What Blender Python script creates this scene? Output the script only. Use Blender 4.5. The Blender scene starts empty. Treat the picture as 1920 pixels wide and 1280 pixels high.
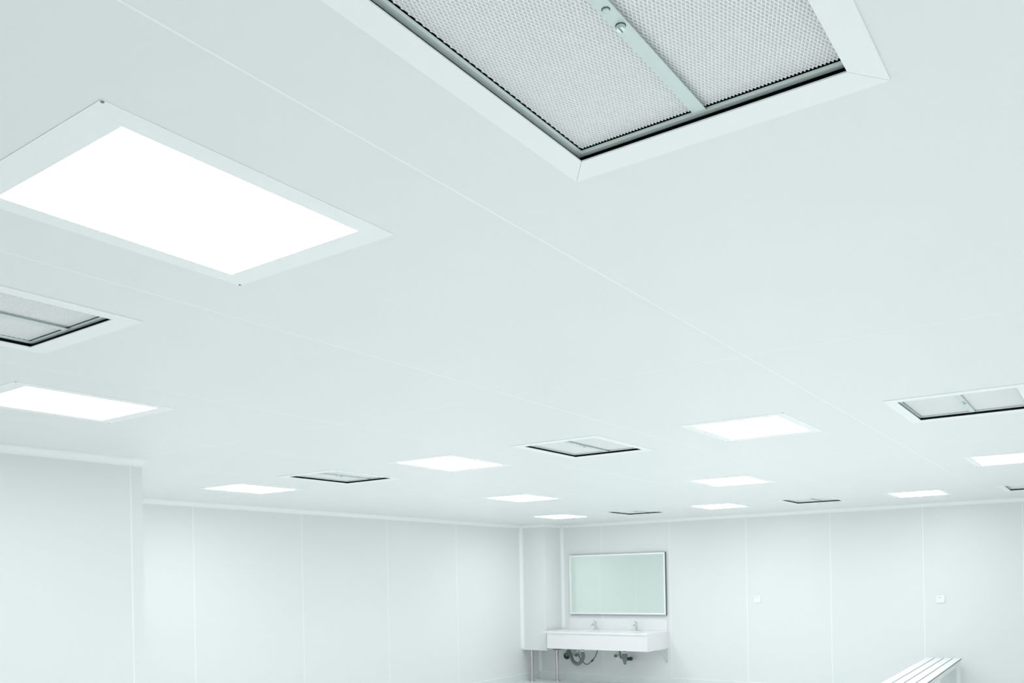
import bpy, bmesh, math
from mathutils import Vector, Matrix

# All plan measures are in "u" (camera-to-ceiling height); U turns them into metres.
U = 0.9
FL = -1.89                     # floor level relative to the lens, in u
R = math.radians
C = bpy.context.scene.collection

# ---------------------------------------------------------------- camera, world, exposure
sc = bpy.context.scene
cam_d = bpy.data.cameras.new('camera')
cam = bpy.data.objects.new('camera', cam_d)
C.objects.link(cam)
F, CX, CY = 1623.5, 960.0, 1084.32
yaw, pit, rol = R(35.014), R(0.066), R(-1.075)
fwd = Vector((-math.sin(yaw)*math.cos(pit), math.cos(yaw)*math.cos(pit), math.sin(pit)))
rt = Vector((math.cos(yaw), math.sin(yaw), 0)); up = rt.cross(fwd)
r2 = math.cos(rol)*rt + math.sin(rol)*up
u2 = -math.sin(rol)*rt + math.cos(rol)*up
cam.matrix_world = Matrix(((r2.x, u2.x, -fwd.x, 0), (r2.y, u2.y, -fwd.y, 0),
                           (r2.z, u2.z, -fwd.z, -FL*U), (0, 0, 0, 1)))
cam_d.sensor_width = 36.0
cam_d.lens = F/1920*36.0
cam_d.shift_x = 0.0
cam_d.shift_y = (CY-640)/1920.0
cam_d.clip_start = 0.02
cam_d.clip_end = 60
sc.camera = cam

w = bpy.data.worlds.new('world'); sc.world = w
w.use_nodes = True
w.node_tree.nodes['Background'].inputs[0].default_value = (0.8, 0.9, 0.9, 1)
w.node_tree.nodes['Background'].inputs[1].default_value = 0.0
vs = sc.view_settings
vs.view_transform = 'Standard'
try: vs.look = 'None'
except Exception: pass
vs.gamma = 1.0
vs.use_curve_mapping = False
vs.exposure = 0.0
PANEL_GLOW = 15.8               # radiance of the ceiling lamps' diffusers
sc.cycles.max_bounces = 12
sc.cycles.diffuse_bounces = 9
sc.cycles.glossy_bounces = 4
sc.cycles.use_denoising = True
sc.cycles.sample_clamp_indirect = 10

# ---------------------------------------------------------------- materials
def mat(name, col, rough=0.5, metal=0.0, spec=0.5, emit=None, noise=0.0, nscale=8.0, bump=0.0, coat=0.0):
    m = bpy.data.materials.new(name); m.use_nodes = True
    nt = m.node_tree; b = nt.nodes['Principled BSDF']
    b.inputs['Base Color'].default_value = (*col, 1)
    b.inputs['Roughness'].default_value = rough
    b.inputs['Metallic'].default_value = metal
    b.inputs['Specular IOR Level'].default_value = spec
    if coat: b.inputs['Coat Weight'].default_value = coat
    if emit:
        b.inputs['Emission Color'].default_value = (*emit[0], 1)
        b.inputs['Emission Strength'].default_value = emit[1]
    if noise or bump:
        tc = nt.nodes.new('ShaderNodeTexCoord')
        nz = nt.nodes.new('ShaderNodeTexNoise'); nz.inputs['Scale'].default_value = nscale
        nz.inputs['Detail'].default_value = 3
        nt.links.new(tc.outputs['Object'], nz.inputs['Vector'])
        if noise:
            mr = nt.nodes.new('ShaderNodeMixRGB'); mr.blend_type = 'MIX'
            mr.inputs[1].default_value = (*[c*(1-noise) for c in col], 1)
            mr.inputs[2].default_value = (*[min(1, c*(1+noise)) for c in col], 1)
            nt.links.new(nz.outputs['Fac'], mr.inputs[0])
            nt.links.new(mr.outputs[0], b.inputs['Base Color'])
        if bump:
            bp = nt.nodes.new('ShaderNodeBump'); bp.inputs['Strength'].default_value = bump
            bp.inputs['Distance'].default_value = 0.002
            nt.links.new(nz.outputs['Fac'], bp.inputs['Height'])
            nt.links.new(bp.outputs[0], b.inputs['Normal'])
    return m
M = dict(
    ceil=mat('coated_ceiling_panel', (.845, .862, .860), .34, spec=.45, noise=.006, nscale=3),
    wall=mat('coated_wall_panel', (.818, .832, .831), .36, spec=.45, noise=.006, nscale=2),
    seal=mat('white_sealant', (.96, .975, .972), .5),
    wseal=mat('wall_joint_sealant', (.90, .92, .917), .5),
    trim=mat('white_aluminium_trim', (.94, .955, .953), .38),
    frame=mat('white_fixture_frame', (.945, .955, .957), .4),
    glow=mat('lamp_diffuser', (.9, .9, .9), .6, emit=((.95, 1.0, .998), PANEL_GLOW)),
    dark=mat('black_recess', (.006, .010, .010), .7, spec=.2),
    alu=mat('brushed_aluminium', (.88, .97, .94), .42, metal=.15, noise=.03, nscale=40),
    strap=mat('galvanised_strap', (.66, .745, .74), .45, metal=.25, noise=.02, nscale=20),
    mesh=mat('white_expanded_mesh', (.96, .965, .965), .5),
    media=mat('filter_paper', (.90, .90, .905), .9, noise=.04, nscale=60),
    zinc=mat('zinc_bolt', (.70, .80, .77), .28, metal=.8),
    floor=mat('grey_epoxy_floor', (.875, .89, .89), .22, spec=.5, noise=.02, nscale=3),
    base=mat('pvc_baseboard', (.80, .845, .845), .4),
    stone=mat('white_quartz_top', (.885, .88, .90), .22, noise=.01, nscale=30),
    lam=mat('white_laminate', (.845, .83, .855), .35),
    ceramic=mat('white_ceramic', (.90, .91, .91), .12),
    chrome=mat('satin_chrome', (.66, .72, .71), .3, metal=.75),
    steel=mat('stainless_leg', (.62, .57, .59), .26, metal=1.0),
    pvc=mat('grey_drain_plastic', (.17, .22, .22), .4, noise=.05, nscale=30),
    black=mat('black_rubber', (.03, .045, .045), .5),
    nut=mat('white_nut', (.88, .90, .90), .4),
    glass=mat('mirror_glass', (.845, .93, .885), .02, metal=1.0),
    silver=mat('silver_mirror_frame', (.96, .97, .97), .3, metal=.15),
    edge=mat('dark_anodised_edge', (.14, .16, .165), .45, metal=.2),
    socket=mat('white_socket_plastic', (.93, .92, .93), .3),
    mark=mat('grey_indicator', (.45, .48, .48), .5),
    slat=mat('white_painted_slat', (.93, .935, .945), .4, noise=.008, nscale=20),
    strip_grey=mat('grey_slat_strip', (.24, .26, .27), .6),  # grey of the gap strips and of the painted-in edge shade
    powder=mat('white_powder_coat', (.86, .90, .895), .4),
)

# ---------------------------------------------------------------- mesh helpers (all input in u)
class MB:
    def __init__(s): s.b = bmesh.new()
    def face(s, pts):
        return s.b.faces.new([s.b.verts.new(Vector(p)*U) for p in pts])
    def box(s, x0, x1, y0, y1, z0, z1, bev=0.0):
        vs_ = [s.b.verts.new(Vector(p)*U) for p in
               [(x0,y0,z0),(x1,y0,z0),(x1,y1,z0),(x0,y1,z0),(x0,y0,z1),(x1,y0,z1),(x1,y1,z1),(x0,y1,z1)]]
        fs = [s.b.faces.new([vs_[i] for i in f]) for f in
              [(3,2,1,0),(4,5,6,7),(0,1,5,4),(1,2,6,5),(2,3,7,6),(3,0,4,7)]]
        if bev:
            es = list({e for f in fs for e in f.edges})
            bmesh.ops.bevel(s.b, geom=es, offset=bev*U, segments=2, affect='EDGES', profile=.6)
        return s
    def prism(s, poly, z0, z1):      # poly counter-clockwise in xy
        n = len(poly)
        lo = [s.b.verts.new(Vector((x, y, z0))*U) for x, y in poly]
        hi = [s.b.verts.new(Vector((x, y, z1))*U) for x, y in poly]
        s.b.faces.new(lo[::-1]); s.b.faces.new(hi)
        for i in range(n): s.b.faces.new([lo[i], lo[(i+1)%n], hi[(i+1)%n], hi[i]])
        return s
    def grid_slab(s, xs, ys, z0, z1, hole):   # hole(i, j) -> True leaves the cell open
        nx, ny = len(xs)-1, len(ys)-1
        V = {}
        def v(i, j, k):
            if (i,j,k) not in V: V[(i,j,k)] = s.b.verts.new(Vector((xs[i], ys[j], (z0,z1)[k]))*U)
            return V[(i,j,k)]
        solid = lambda i, j: 0 <= i < nx and 0 <= j < ny and not hole(i, j)
        for i in range(nx):
            for j in range(ny):
                if not solid(i, j): continue
                s.b.faces.new([v(i,j+1,0), v(i+1,j+1,0), v(i+1,j,0), v(i,j,0)])
                s.b.faces.new([v(i,j,1), v(i+1,j,1), v(i+1,j+1,1), v(i,j+1,1)])
                if not solid(i-1,j): s.b.faces.new([v(i,j,0), v(i,j,1), v(i,j+1,1), v(i,j+1,0)])
                if not solid(i+1,j): s.b.faces.new([v(i+1,j,0), v(i+1,j+1,0), v(i+1,j+1,1), v(i+1,j,1)])
                if not solid(i,j-1): s.b.faces.new([v(i,j,0), v(i+1,j,0), v(i+1,j,1), v(i,j,1)])
                if not solid(i,j+1): s.b.faces.new([v(i,j+1,0), v(i,j+1,1), v(i+1,j+1,1), v(i+1,j+1,0)])
        return s
    def ring(s, ix, iy, ox, oy, z0, z1):
        return s.grid_slab([-ox,-ix,ix,ox], [-oy,-iy,iy,oy], z0, z1, lambda i, j: i == 1 and j == 1)
    def lathe(s, prof, o=(0,0,0), axis='Z', n=20, cap=True):   # prof [(r, h)]
        o = Vector(o); rings = []
        for r_, h in prof:
            ring = []
            for k in range(n):
                a = 2*math.pi*k/n; c, d = r_*math.cos(a), r_*math.sin(a)
                p = {'Z': (c, d, h), 'Y': (d, h, c), 'X': (h, c, d)}[axis]
                ring.append(s.b.verts.new((o+Vector(p))*U))
            rings.append(ring)
        for a, b in zip(rings, rings[1:]):
            for k in range(n): s.b.faces.new([a[k], a[(k+1)%n], b[(k+1)%n], b[k]])
        if cap:
            s.b.faces.new(rings[0][::-1]); s.b.faces.new(rings[-1])
        return s
    def tube(s, pts, r_, n=12, sub=6, ribs=0.0):     # smooth tube through the points
        P = [Vector(p) for p in pts]
        if len(P) > 2:
            Q = [P[0]*2-P[1]]+P+[P[-1]*2-P[-2]]; S_ = []
            for i in range(1, len(Q)-2):
                for k in range(sub):
                    t = k/sub; a, b, c, d = Q[i-1], Q[i], Q[i+1], Q[i+2]
                    S_.append(.5*((2*b)+(c-a)*t+(2*a-5*b+4*c-d)*t*t+(3*b-a-3*c+d)*t**3))
            P = S_+[P[-1]]
        rings = []; ref = Vector((0,1,.01)).normalized()
        for i, p in enumerate(P):
            t = (P[min(i+1, len(P)-1)]-P[max(i-1, 0)]).normalized()
            a = t.cross(ref)
            if a.length < .05: a = t.cross(Vector((1,0,0)))
            a.normalize(); b = t.cross(a)
            rr = r_*(1+ribs*(i % 2))
            rings.append([s.b.verts.new((p+rr*(math.cos(2*math.pi*k/n)*a+math.sin(2*math.pi*k/n)*b))*U) for k in range(n)])
        for a, b in zip(rings, rings[1:]):
            for k in range(n): s.b.faces.new([a[k], a[(k+1)%n], b[(k+1)%n], b[k]])
        s.b.faces.new(rings[0][::-1]); s.b.faces.new(rings[-1])
        return s
    def build(s, name, m, parent=None, smooth=False, loc=None, rotz=0):
        bmesh.ops.recalc_face_normals(s.b, faces=s.b.faces)
        me = bpy.data.meshes.new(name)
        if smooth:
            for f in s.b.faces: f.smooth = True
            for e in s.b.edges:
                if len(e.link_faces) == 2 and e.calc_face_angle(0) > R(38): e.smooth = False
        s.b.to_mesh(me); s.b.free()
        me.materials.append(M[m])
        o = bpy.data.objects.new(name, me); C.objects.link(o)
        if parent: o.parent = parent
        if loc: o.location = at(*loc)
        o.rotation_euler.z = rotz
        return o
def at(x, y, z): return Vector((x*U, y*U, (z-FL)*U))
def empty(name, loc, rotz=0):
    o = bpy.data.objects.new(name, None); C.objects.link(o)
    o.location = at(*loc); o.rotation_euler.z = rotz; o.empty_display_size = .1
    return o
def tag(o, label, cat, group=None):
    o['label'] = label; o['category'] = cat
    if group: o['group'] = group
    return o
def structure(o): o['kind'] = 'structure'; return o
def dup(o, parent=None):
    c = o.copy(); C.objects.link(c); c.parent = parent
    for ch in [q for q in C.objects if q.parent == o]: dup(ch, c)
    return c
def root(name):       # an Empty at the floor under the lens: children use plan coordinates
    return structure(empty(name, (0, 0, 0)))

# ---------------------------------------------------------------- plan
XL, YR, XB, YB = -9.10, 13.87, -6.33, 3.95        # left wall, mirror wall, near-left block
XE, YS = 3.9, -4.6                                # walls outside the frame
SEAM_X = [-1.380+1.3113*k for k in range(-5, 5)]
SEAM_Y = [3.85+3.6*k for k in range(-2, 3)]
LIGHTS = [(-2.040, 1.419), (-4.687, 2.491), (-4.666, 5.778), (-6.012, 8.841), (-7.361, 11.917), (-2.028, 5.795),
          (-3.362, 8.898), (-4.698, 11.961), (-2.082, 12.088), (-0.758, 8.958), (-7.435, 5.876)]
VENTS = [(-0.732, 1.425), (-3.365, 1.421), (-3.344, 5.775), (-6.038, 5.818), (-6.072, 12.021), (-3.396, 12.0),
         (-0.744, 5.853), (-0.786, 12.12)]
UNSEEN = [(0.58, 5.8), (1.9, 8.9), (1.9, 2.5), (0.58, 1.42), (1.9, -1.7)]  # lamp panels added out of view to brighten the near ceiling
LW, LL, VW, VL = .2829, .3556, .3058, .3787       # half sizes of the openings

# ---------------------------------------------------------------- structure
fl = structure(MB().box(XL-.15, XE+.15, YS-.15, YR+.15, -.15, 0).build('floor', 'floor', loc=(0, 0, FL)))

ceiling = structure(MB().box(XL-.15, XE+.15, YS-.15, YR+.15, 1.30, 1.36).build('ceiling', 'ceil', loc=(0, 0, 0)))
gx = [XL-.1]+[x for x in SEAM_X if x > XL+.3]+[XE+.1]
gy = [YS-.1]+SEAM_Y+[YR+.1]
HOLES = [(x-LW-.02, x+LW+.02, y-LL-.02, y+LL+.02) for x, y in LIGHTS+UNSEEN] + \
        [(x-VW-.03, x+VW+.03, y-VL-.03, y+VL+.03) for x, y in VENTS]
for a, b in zip(gx, gx[1:]):
    for c, d in zip(gy, gy[1:]):
        hs = [h for h in HOLES if h[0] < b and h[1] > a and h[2] < d and h[3] > c]
        xs = sorted({a+.0025, b-.0025}|{min(max(v, a+.0025), b-.0025) for h in hs for v in h[:2]})
        ys = sorted({c+.0025, d-.0025}|{min(max(v, c+.0025), d-.0025) for h in hs for v in h[2:]})
        def hole(i, j, xs=xs, ys=ys, hs=hs):
            mx, my = (xs[i]+xs[i+1])/2, (ys[j]+ys[j+1])/2
            return any(h[0] < mx < h[1] and h[2] < my < h[3] for h in hs)
        MB().grid_slab(xs, ys, 1.0, 1.055, hole).build('panel', 'ceil', ceiling)
for x in gx[1:-1]: MB().box(x-.0030, x+.0030, YS, YR, .9996, 1.05).build('joint_strip', 'seal', ceiling)
for y in gy[1:-1]:
    for a, b in zip(gx, gx[1:]):
        MB().box(a+.0027, b-.0027, y-.0026, y+.0026, .9997, 1.05).build('joint_strip', 'seal', ceiling)

def wall(name, axis, plane, into, spans, lo=FL, hi=1.0, ends=None):
    """axis 'Y': wall runs along y at x=plane; 'X': runs along x at y=plane; into = side the room is on."""
    a0, a1 = (ends or (spans[0], spans[-1]))
    t0, t1 = sorted((plane-into*.02, plane-into*.12))
    bx = (lambda p, q, r_, s_, zz0, zz1: (r_, s_, p, q, zz0, zz1)) if axis == 'Y' else (lambda p, q, r_, s_, zz0, zz1: (p, q, r_, s_, zz0, zz1))
    w_ = structure(MB().box(*bx(a0, a1, t0, t1, lo-FL, hi-FL)).build(name, 'wall', loc=(0, 0, FL)))
    p0, p1 = sorted((plane, plane-into*.02))
    s0, s1 = sorted((plane+into*.0004, plane-into*.015))
    for a, b in zip(spans, spans[1:]):
        MB().box(*bx(a+.006, b-.006, p0, p1, lo-FL, hi-FL)).build('panel', 'wall', w_)
    for a in spans[1:-1]:
        MB().box(*bx(a-.0061, a+.0061, s0, s1, lo-FL, hi-FL)).build('joint_strip', 'wseal', w_)
    return w_
wall('wall_left', 'Y', XL, 1, [YB, 4.65, 6.33, 8.02, 9.70, 11.38, YR])
wall('wall_right', 'X', YR, -1, [XL, -7.715, -6.37, -5.01, -3.667, -2.345, -1.075, .25, 1.58, 2.9, XE])
wall('wall_near', 'Y', XB, 1, [YS, -3.1, -1.37, .37, 2.11, 3.85, YB+.006], ends=(YS, YB-.121))
wall('wall_end', 'X', YB, 1, [XL, -7.7, XB-.0205], ends=(XL, XB-.021))
wall('wall_back', 'X', YS, 1, [XB, -5.0, -3.7, -2.4, -1.1, .2, 1.5, 2.8, XE])
wall('wall_side', 'Y', XE, -1, [YS, -2.8, -1.1, .6, 2.3, 4.0, 5.7, 7.4, 9.1, 10.8, 12.5, YR])

def cove(name, p0, p1, na, nb, r_=.054, m0=0, m1=0, parent=None, n=8):
    """concave quarter-round between two faces with normals na, nb meeting on the line p0-p1;
    m = -1 mitres back at an inside corner, +1 runs on round an outside corner (measured along na)."""
    p0, p1, na, nb = Vector(p0), Vector(p1), Vector(na), Vector(nb)
    d = (p1-p0).normalized(); b = MB(); A, B = [], []
    prof = [(0.0, 0.0)]
    for k in range(n+1):
        t = math.pi/2*k/n
        prof.append((r_*(1-math.cos(t)), r_*(1-math.sin(t))))
    for (u_, v_) in prof:
        q = na*u_+nb*v_
        A.append(b.b.verts.new((p0+q-d*m0*u_)*U)); B.append(b.b.verts.new((p1+q+d*m1*u_)*U))
    N = len(prof)
    for i in range(N):
        b.b.faces.new([A[i], A[(i+1)%N], B[(i+1)%N], B[i]])
    b.b.faces.new(A[::-1]); b.b.faces.new(B)
    o = b.build(name, 'trim', parent, smooth=True)
    if not parent: o.location = at(0, 0, 0); structure(o)
    return o
CH = .9995
XC, YC, ZC = -8.565, 13.285, -1.30       # the boxed column in the far corner
DN = (0, 0, -1)
cove('trim_1', (XL, YB, CH), (XL, YC, CH), (1,0,0), DN, m0=-1, m1=-1)
cove('trim_2', (XC, YR, CH), (XE, YR, CH), (0,-1,0), DN, m0=-1, m1=-1)
cove('trim_3', (XB, YS, CH), (XB, YB, CH), (1,0,0), DN, m0=-1, m1=1)
cove('trim_4', (XL, YB, CH), (XB, YB, CH), (0,1,0), DN, m0=-1, m1=1)
cove('trim_5', (XB, YS, CH), (XE, YS, CH), (0,1,0), DN, m0=-1, m1=-1)
cove('trim_6', (XE, YS, CH), (XE, YR, CH), (-1,0,0), DN, m0=-1, m1=-1)
cove('trim_7', (XL, YR, FL), (XL, YR, ZC-.03), (1,0,0), (0,-1,0), r_=.045)

def baseboard(name, axis, plane, into, a, b, h=.125):
    m_ = MB(); t = plane+into*.012; q = plane+into*.018
    def bx(c0, c1, z0, z1):
        c0, c1 = sorted((c0, c1))
        return (c0, c1, a, b, z0, z1) if axis == 'Y' else (a, b, c0, c1, z0, z1)
    o = structure(m_.box(*bx(plane, t, 0, h)).build(name, 'base', loc=(0, 0, FL)))
    MB().box(*bx(plane, q, h, h+.008)).build('top_bead', 'seal', o)
    return o
baseboard('baseboard_left', 'Y', XL, 1, YB, YR)
baseboard('baseboard_right', 'X', YR, -1, XL+.02, XE)
baseboard('baseboard_near', 'Y', XB, 1, YS, YB)

# ---------------------------------------------------------------- ceiling lamps
def mitred_frame(ix, iy, ox, oy, z0, z1, parent, matname='frame', g=.0007):
    for s_ in (-1, 1):
        P = [(-ox+g, s_*oy), (ox-g, s_*oy), (ix-g, s_*iy), (-ix+g, s_*iy)]
        MB().prism(P if s_ < 0 else P[::-1], z0, z1).build('frame_strip', matname, parent)
        P = [(s_*ox, -oy+g), (s_*ox, oy-g), (s_*ix, iy-g), (s_*ix, -iy+g)]
        MB().prism(P if s_ > 0 else P[::-1], z0, z1).build('frame_strip', matname, parent)
def make_light():
    t = empty('ceiling_light', (0, 0, 1))
    mitred_frame(LW, LL, LW+.066, LL+.084, -.0014, -.0002, t, g=.0001)
    d = MB().box(-LW-.012, LW+.012, -LL-.012, LL+.012, .0005, .012).build('diffuser', 'glow', t)
    d.data.materials.append(M['frame'])           # only the underside of the diffuser gives light
    for p in d.data.polygons: p.material_index = 0 if p.normal.z < -.5 else 1
    MB().grid_slab([-LW-.016,-LW-.013,LW+.013,LW+.016], [-LL-.016,-LL-.013,LL+.013,LL+.016], .0, .05,
                   lambda i, j: i == 1 and j == 1).build('housing', 'alu', t)
    for sx, sy in ((1, -1), (-1, 1)):
        MB().lathe([(.0035, -.0030), (.0045, -.0015)], (sx*(LW+.060), sy*(LL+.078), 0), n=10).build('screw', 'pvc', t)
    return t
L_LABEL = [
 'largest glowing white lamp panel at upper left, black screws at its frame corners',
 'bright lamp panel cut by the left edge, just above the block wall',
 'bright lamp panel in the middle, between two black-edged filter vents',
 'glowing lamp panel above the far corner, the larger and nearer of two there',
 'smallest glowing lamp panel, above the far left corner near the boxed column',
 'big bright lamp panel right of centre, nearest lamp above the mirror wall side',
 'middle one of the three lamp panels in line above and right of the mirror',
 'thin glowing lamp panel close above the mirror wall, lowest of three in line',
 'thin lamp panel at right close to the mirror wall, between two dark-edged vents',
 'bright lamp panel cut by the right edge below the large right vent',
 'glowing lamp panel nearest the long left wall, left of a black-edged vent']
light0 = make_light()
for i, (x, y) in enumerate(LIGHTS):
    o = light0 if i == 0 else dup(light0)
    o.location = at(x, y, 1)
    tag(o, L_LABEL[i], 'ceiling light', 'recessed lamp panels in the white ceiling')
for i, (x, y) in enumerate(UNSEEN):
    o = dup(light0); o.location = at(x, y, 1)
    tag(o, 'added white framed lamp panel out of view, ' +
        ['right of the large right vent', 'farthest to the right', 'near the side wall right of the camera', 'right of the topmost vent',
         'behind the camera in the right corner'][i], 'ceiling light', 'added lamp panels out of view')

# ---------------------------------------------------------------- filter vents
def clip(p, q, hx, hy):
    t0, t1 = 0.0, 1.0; d = (q[0]-p[0], q[1]-p[1])
    for a, o_, h in ((d[0], p[0], hx), (d[1], p[1], hy)):
        for sgn in (1, -1):
            num, den = h-sgn*o_, sgn*a
            if abs(den) < 1e-12:
                if num < 0: return None
            elif den > 0: t1 = min(t1, num/den)
            else: t0 = max(t0, num/den)
    if t1-t0 < 1e-4: return None
    return ((p[0]+d[0]*t0, p[1]+d[1]*t0), (p[0]+d[0]*t1, p[1]+d[1]*t1))
def mesh_grille(parent, hx, hy, px=.0079, py=.0200, z=.0230, wd=.00115, th=.0016):
    b = MB(); L = 2*(hy+hx*py/px)
    k = int(L/py)+2
    for fam in (1, -1):
        zz = z+(0 if fam == 1 else .0004)
        for i in range(-k, k+1):
            p, q = (-hx*1.2, i*py-fam*hx*1.2*py/px), (hx*1.2, i*py+fam*hx*1.2*py/px)
            c = clip(p, q, hx, hy)
            if not c: continue
            (x0, y0), (x1, y1) = c
            d = Vector((x1-x0, y1-y0)); 
            if d.length < .004: continue
            n_ = Vector((-d.y, d.x)).normalized()*wd
            b.prism([(x0-n_.x, y0-n_.y), (x1-n_.x, y1-n_.y), (x1+n_.x, y1+n_.y), (x0+n_.x, y0+n_.y)], zz, zz+th)
    o = b.build('mesh_grille', 'mesh', parent); o['kind'] = 'stuff'
    return o
def make_vent():
    t = empty('filter_vent', (0, 0, 1))
    mitred_frame(VW, VL, VW+.064, VL+.084, -.0035, -.0002, t)
    b = MB(); ex, ey = VW+.024, VL+.024
    b.ring(ex-.003, ey-.003, ex, ey, .0, .09)
    b.box(-ex, ex, -ey, ey, .09, .095).build('recess_box', 'dark', t)  # recess box coloured black all over
    MB().ring(VW-.001, VL-.001, VW+.014, VL+.014, .0155, .0230).build('filter_rim', 'alu', t)
    MB().box(-VW+.001, VW-.001, -VL+.003, VL-.003, .0278, .06).build('filter_media', 'media', t)
    mesh_grille(t, VW-.0045, VL-.0065)
    # strap with a round rivet and a slotted bolt
    sw = .0150
    b = MB(); b.box(-sw, sw, -VL+.014, VL-.014, .0115, .0135)
    for s_ in (1, -1):      # bent ends rising to the rim
        y0, y1 = s_*(VL-.014), s_*(VL-.001)
        b.face([(-sw, y0, .0115), (sw, y0, .0115), (sw, y1, .0185), (-sw, y1, .0185)])
        b.face([(-sw, y0, .0135), (sw, y0, .0135), (sw, y1, .0205), (-sw, y1, .0205)])
    st = b.build('strap', 'strap', t)
    MB().lathe([(.0100, .0114), (.0100, .0110)], (0, 0, 0), n=24).build('washer', 'black', st)
    MB().lathe([(.0086, .0108), (.0088, .0052), (.0080, .0036)], (0, 0, 0), n=24).build('bolt', 'zinc', st, smooth=True)
    MB().box(-.0009, .0009, -.0078, .0078, .0028, .0035).build('bolt_slot', 'pvc', st)
    MB().lathe([(.0080, .0114), (.0080, .0111)], (0, -.056, 0), n=24).build('rivet_hole', 'black', st)
    MB().lathe([(.0066, .0109), (.0066, .0082), (.0058, .0076)], (0, -.056, 0), n=24).build('rivet', 'strap', st, smooth=True)
    return t
V_LABEL = [
 'largest filter vent at the top, white mesh halves split by a bolted metal strap',
 'filter vent cut by the left edge, below the big lamp panel',
 'black-edged filter vent right of centre above the mirror, between two lamp panels',
 'black-edged filter vent on the left between two lamp panels, near the long left wall',
 'thin dark-edged filter vent directly above the mirror, nearest the mirror wall',
 'thin filter vent by the mirror wall, between two small lamp panels right of the mirror',
 'large filter vent at right with a metal strap, touching the right edge of the photo',
 'small filter vent cut by the right edge, close above the mirror wall']
vent0 = make_vent()
for i, (x, y) in enumerate(VENTS):
    o = vent0 if i == 0 else dup(vent0)
    o.location = at(x, y, 1)
    tag(o, V_LABEL[i], 'air vent', 'mesh filter vents in the white ceiling')

# ---------------------------------------------------------------- boxed column raised on steel legs
col = tag(empty('boxed_column', (0, 0, FL)), 'white boxed corner column standing on two stainless steel legs', 'column')
colz = FL
def cz(z): return z-FL
MB().box(XL+.001, XC, YC, YR-.001, cz(ZC)+.02, cz(1)-.001).build('casing', 'wall', col)
cove('corner_cove', (XL+.001, YC, cz(ZC)+.02), (XL+.001, YC, cz(CH)-.054), (1,0,0), (0,-1,0), r_=.05, parent=col)
cove('corner_cove', (XC, YR-.001, .96), (XC, YR-.001, cz(CH)-.054), (1,0,0), (0,-1,0), r_=.05, parent=col)
cove('cornice', (XL, YC, cz(CH)-.0005), (XC, YC, cz(CH)-.0005), (0,-1,0), DN, m0=-1, m1=1, parent=col)
cove('cornice', (XC, YC, cz(CH)-.0005), (XC, YR, cz(CH)-.0005), (1,0,0), DN, m0=1, m1=-1, parent=col)
MB().box(XL+.002, XC+.012, YC-.012, YR-.002, cz(ZC)-.004, cz(ZC)+.0195, .002).build('base_frame', 'powder', col)
for (x, y) in ((-8.935, 13.345), (-8.545, 13.60)):
    lg = MB().lathe([(.028, 0), (.028, cz(ZC)-.0045)], (x, y, .008), n=24).build('leg', 'steel', col, smooth=True)
    MB().lathe([(.062, 0), (.060, .007), (.030, .010)], (x, y, .0005), n=28).build('foot_flange', 'steel', lg, smooth=True)
MB().box(XC+.013, -8.44, 13.48, 13.72, cz(ZC)-.006, cz(ZC)+.014).build('leg_bracket', 'edge', col)

# ---------------------------------------------------------------- mirror
mir = tag(empty('mirror', (-7.41, YR, -.115)), 'wide rectangular wall mirror in a thin silver frame above the washbasin counter', 'mirror')
hw, hh = .965, .545
mir.location = at(-7.405, YR, -.117)
MB().box(-hw-.004, hw+.004, -.044, -.002, -hh-.007, hh+.004).build('backing_box', 'edge', mir)
MB().box(-hw+.026, hw-.026, -.0475, -.0445, -hh+.026, hh-.026).build('mirror_glass', 'glass', mir)
for s_ in (-1, 1):
    a, b = sorted((s_*hh, s_*(hh-.030)))
    MB().box(-hw, hw, -.056, -.0445, a, b, .003).build('frame_rail', 'silver', mir)
    a, b = sorted((s_*hw, s_*(hw-.028)))
    MB().box(a, b, -.056, -.0445, -hh+.0305, hh-.0305, .003).build('frame_rail', 'silver', mir)

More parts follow.
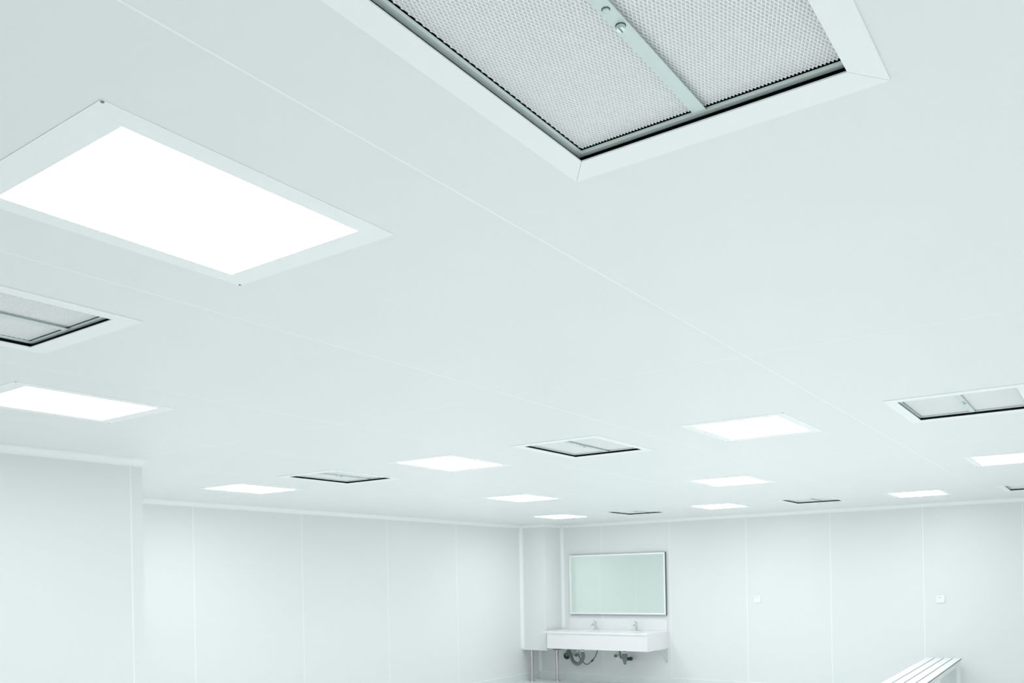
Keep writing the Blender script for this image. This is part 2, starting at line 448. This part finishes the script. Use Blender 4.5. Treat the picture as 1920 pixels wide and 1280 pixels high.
# ---------------------------------------------------------------- washbasin counter
cnt = tag(empty('washbasin_counter', (0, 0, FL)), 'white wall-hung washbasin counter with two taps and open drain pipes below', 'washbasin')
cx0, cx1, cy0, cyW = -8.50, -6.42, 13.03, YR-.001
ct = cz(-.938); th = .030
FA = (-7.785, -6.965)
BY, BA, BB = 13.40, .27, .17
xm = (FA[0]+FA[1])/2
def top_with_holes():
    b = MB(); n = 48
    halves = [(cx0, xm, FA[0]), (xm, cx1, FA[1])]
    for z in (ct, ct-th):
        for (a, c, fx) in halves:
            prev = None
            for k in range(n+1):
                t = 2*math.pi*k/n; e = (fx+BA*math.cos(t), BY+BB*math.sin(t))
                dx, dy = math.cos(t), math.sin(t)
                ss = []
                if dx > 1e-9: ss.append((c-fx)/dx)
                if dx < -1e-9: ss.append((a-fx)/dx)
                if dy > 1e-9: ss.append((cyW-BY)/dy)
                if dy < -1e-9: ss.append((cy0-BY)/dy)
                s_ = min(ss); o_ = (fx+dx*s_, BY+dy*s_)
                if prev:
                    pe, po = prev
                    cor = None
                    for q in ((a, cy0), (c, cy0), (a, cyW), (c, cyW)):
                        if (abs(po[0]-q[0]) < 1e-6 or abs(po[1]-q[1]) < 1e-6) and (abs(o_[0]-q[0]) < 1e-6 or abs(o_[1]-q[1]) < 1e-6) \
                           and not (abs(po[0]-o_[0]) < 1e-6 or abs(po[1]-o_[1]) < 1e-6): cor = q
                    pts = [pe, po]+([cor] if cor else [])+[o_, e]
                    b.face([(*p, z) for p in pts])
                prev = (e, o_)
    for fx in FA:
        for k in range(n):
            t0, t1 = 2*math.pi*k/n, 2*math.pi*(k+1)/n
            e0 = (fx+BA*math.cos(t0), BY+BB*math.sin(t0)); e1 = (fx+BA*math.cos(t1), BY+BB*math.sin(t1))
            b.face([(*e0, ct), (*e1, ct), (*e1, ct-th), (*e0, ct-th)])
    for p, q in (((cx0, cy0), (cx1, cy0)), ((cx1, cy0), (cx1, cyW)), ((cx1, cyW), (cx0, cyW)), ((cx0, cyW), (cx0, cy0))):
        b.face([(*p, ct-th), (*q, ct-th), (*q, ct), (*p, ct)])
    return b
top_with_holes().build('counter_top', 'stone', cnt)
MB().box(-8.41, -6.435, cyW-.026, cyW, ct+.0003, ct+.200, .002).build('backsplash', 'stone', cnt)
ab = cz(-1.243)
MB().box(-8.40, cx1-.004, cy0+.014, cy0+.038, ab, ct-th-.0005, .002).build('apron', 'lam', cnt)
MB().box(cx1-.028, cx1-.004, cy0+.039, cyW, ab, ct-th-.0005, .002).build('side_panel', 'lam', cnt)
MB().box(-8.40, -8.376, cy0+.039, cyW, ab, ct-th-.0005, .002).build('side_panel', 'lam', cnt)
for fx in FA:       # oval undermount bowls
    b = MB(); rings = []; n = 36
    for rr, dz in ((1.04, -th-.0005), (1.0, -th-.004), (.93, -.10), (.75, -.165), (.42, -.195), (.10, -.20)):
        rings.append([b.b.verts.new(Vector((fx+BA*rr*math.cos(2*math.pi*k/n), BY+BB*rr*math.sin(2*math.pi*k/n), ct+dz))*U) for k in range(n)])
    for a, c in zip(rings, rings[1:]):
        for k in range(n): b.b.faces.new([a[k], a[(k+1)%n], c[(k+1)%n], c[k]])
    b.b.faces.new(rings[-1])
    b.build('sink_bowl', 'ceramic', cnt, smooth=True)
for fx in FA:       # taps
    fb = MB().lathe([(.030, 0), (.030, .006), (.0235, .010), (.0225, .060), (.0215, .112), (.018, .118)],
                    (fx, 13.73, ct+.0004), n=24).build('faucet', 'chrome', cnt, smooth=True)
    MB().tube([(fx, 13.722, ct+.088), (fx, 13.66, ct+.100), (fx, 13.60, ct+.098), (fx, 13.585, ct+.080)], .0125).build('spout', 'chrome', fb, smooth=True)
    b = MB().lathe([(.018, .119), (.021, .126), (.021, .146), (.015, .152)], (fx, 13.73, ct+.0004), n=20)
    b.tube([(fx, 13.722, ct+.142), (fx, 13.69, ct+.156), (fx-.002, 13.65, ct+.172)], .0075)
    b.build('faucet_handle', 'chrome', fb, smooth=True)
# left drain: nut, ribbed U hose, wall flange
zz = lambda z: z-FL
MB().lathe([(.026, 0), (.026, .12)], (-7.992, 13.60, zz(-1.305)), n=18).build('drain_tail', 'pvc', cnt, smooth=True)
MB().lathe([(.036, 0), (.036, .026)], (-7.992, 13.60, zz(-1.333)), n=18).build('drain_nut', 'nut', cnt, smooth=True)
MB().tube([(-7.992, 13.60, zz(-1.332)), (-7.988, 13.60, zz(-1.44)), (-8.043, 13.60, zz(-1.529)), (-8.125, 13.61, zz(-1.560)),
           (-8.215, 13.63, zz(-1.515)), (-8.285, 13.67, zz(-1.43)), (-8.36, 13.72, zz(-1.345)), (-8.42, 13.79, zz(-1.37)), (-8.485, 13.85, zz(-1.43))],
          .0315, n=16, sub=9, ribs=.07).build('drain_hose', 'pvc', cnt, smooth=True)
MB().lathe([(.066, -.016), (.060, -.03), (.040, -.04)], (-8.488, YR+.004, zz(-1.447)), 'Y', n=24).build('wall_flange', 'black', cnt, smooth=True)
# angle valves and supply hoses
def valve(x, z, y=13.78):
    v_ = MB().lathe([(.026, -.004), (.026, -.012), (.016, -.018), (.016, -.10)], (x, YR-.002, z), 'Y', n=16).build('angle_valve', 'chrome', cnt, smooth=True)
    MB().lathe([(.014, 0), (.014, .10), (.020, .105), (.020, .14)], (x, 13.79, z), n=14).build('valve_stem', 'zinc', v_, smooth=True)
    MB().lathe([(.024, 0), (.030, -.02), (.024, -.045)], (x, 13.768, z), 'Y', n=10).build('valve_knob', 'pvc', v_, smooth=True)
valve(-8.33, zz(-1.425)); valve(-8.215, zz(-1.415))
valve(-7.40, zz(-1.40))
MB().lathe([(.040, -.004), (.038, -.014), (.020, -.018)], (-7.402, YR, zz(-1.345)), 'Y', n=20).build('wall_rosette', 'nut', cnt, smooth=True)
MB().lathe([(.040, -.004), (.038, -.014), (.020, -.018)], (-7.405, YR, zz(-1.46)), 'Y', n=20).build('wall_rosette', 'nut', cnt, smooth=True)
MB().tube([(-8.215, 13.79, zz(-1.36)), (-8.16, 13.75, zz(-1.43)), (-8.08, 13.68, zz(-1.49)), (-8.037, 13.65, zz(-1.51)), (-7.977, 13.65, zz(-1.554)),
           (-7.925, 13.65, zz(-1.563)), (-7.854, 13.65, zz(-1.518)), (-7.819, 13.65, zz(-1.487)), (-7.757, 13.65, zz(-1.409)),
           (-7.716, 13.65, zz(-1.31)), (-7.72, 13.68, zz(-1.16))], .0105, n=10).build('supply_hose', 'pvc', cnt, smooth=True)
MB().tube([(-7.838, 13.65, zz(-1.505)), (-7.806, 13.65, zz(-1.474))], .017, n=10).build('hose_coupling', 'black', cnt, smooth=True)
MB().tube([(-7.385, 13.79, zz(-1.30)), (-7.33, 13.76, zz(-1.30)), (-7.30, 13.74, zz(-1.36)), (-7.275, 13.72, zz(-1.425)), (-7.21, 13.70, zz(-1.40)), (-7.19, 13.70, zz(-1.18))],
          .0145, n=10).build('supply_hose', 'pvc', cnt, smooth=True)
# right drain: bottle trap
MB().lathe([(.026, 0), (.026, .12)], (-7.137, 13.60, zz(-1.305)), n=18).build('drain_tail', 'pvc', cnt, smooth=True)
MB().lathe([(.040, 0), (.040, .022)], (-7.137, 13.60, zz(-1.333)), n=18).build('drain_nut', 'nut', cnt, smooth=True)
tr = MB().lathe([(.010, 0), (.024, .012), (.030, .055), (.048, .085), (.050, .175), (.040, .199)], (-7.137, 13.60, zz(-1.533)), n=22).build('bottle_trap', 'pvc', cnt, smooth=True)
MB().tube([(-7.105, 13.61, zz(-1.43)), (-7.08, 13.66, zz(-1.435)), (-7.10, 13.76, zz(-1.445)), (-7.155, 13.862, zz(-1.445))], .031, n=14).build('outlet_pipe', 'black', tr, smooth=True)
# steel bracket under the right end
b = MB()
b.box(-6.475, -6.445, YR-.020, YR-.002, zz(-1.50), ab-.001)
b.box(-6.475, -6.445, 13.45, YR-.021, ab-.020, ab-.001)
b.tube([(-6.46, YR-.03, zz(-1.47)), (-6.46, 13.60, ab-.021)], .009, n=8)
b.build('support_bracket', 'chrome', cnt)

# ---------------------------------------------------------------- sockets on the mirror wall
S_LABEL = ['small white square wall socket on the far wall, the one nearer the mirror',
           'small white square wall socket on the far wall above the slatted bench']
for i, (x, z) in enumerate(((-4.832, -.395), (-2.121, -.402))):
    s_ = tag(empty('wall_socket', (x, YR, z)), S_LABEL[i], 'socket', 'wall sockets')
    MB().box(-.056, .056, -.016, -.001, -.056, .056, .004).build('cover_plate', 'socket', s_)
    MB().box(-.030, .010, -.0185, -.0165, .024, .030).build('indicator', 'mark', s_)
    MB().box(-.042, .042, -.0205, -.0165, -.050, -.036, .001).build('lower_lip', 'socket', s_)

# ---------------------------------------------------------------- slatted benches, end to end
def make_bench(length):
    t = empty('slatted_bench', (0, 0, FL))        # origin: middle of far end, on the floor
    H, W_ = cz(-1.24), .44
    sw = (W_-3*.017)/4
    for k in range(4):
        x = -W_/2+k*(sw+.017)
        MB().box(x, x+sw, -length+.004, -.004, H-.022, H, .003).build('slat', 'slat', t)
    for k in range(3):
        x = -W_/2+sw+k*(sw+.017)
        MB().box(x+.001, x+.016, -length+.006, -.006, H-.021, H-.007).build('gap_strip', 'strip_grey', t)  # plain grey strip sunk into each slat gap
    MB().box(W_/2+.0002, W_/2+.006, -length+.006, -.006, H-.014, H-.002).build('edge_shade', 'strip_grey', t)  # grey strip stands for the shade under the slat overhang
    b = MB()
    for x in (-W_/2+.012, W_/2-.034):
        b.box(x, x+.022, -length+.01, -.01, H-.085, H-.0225)
    for k in range(4):
        y = -.02-k*(length-.06)/3
        b.box(-W_/2+.035, W_/2-.035, y-.03, y, H-.065, H-.0225)
    b.build('frame', 'powder', t)
    for x in (-W_/2+.006, W_/2-.058):
        for y in (-.075, -length+.02):
            MB().box(x, x+.052, y, y+.052, .012, H-.0855, .003).build('leg', 'powder', t)
            MB().box(x+.004, x+.048, y+.004, y+.048, 0.0003, .0115).build('foot_pad', 'black', t)
    return t
bang = R(1.45)
A_ = Vector((-2.075, 13.77)); ln = 2.17
for i in range(2):
    t = make_bench(ln)
    d = Vector((math.sin(bang), -math.cos(bang)))*(ln+.012)*i
    t.location = at(A_.x+d.x, A_.y+d.y, FL); t.rotation_euler.z = bang
    tag(t, ['white four-slat bench at lower right, its end near the far wall',
            'white four-slat bench cut by the bottom edge, butted against the other one'][i], 'bench', 'white slatted benches')
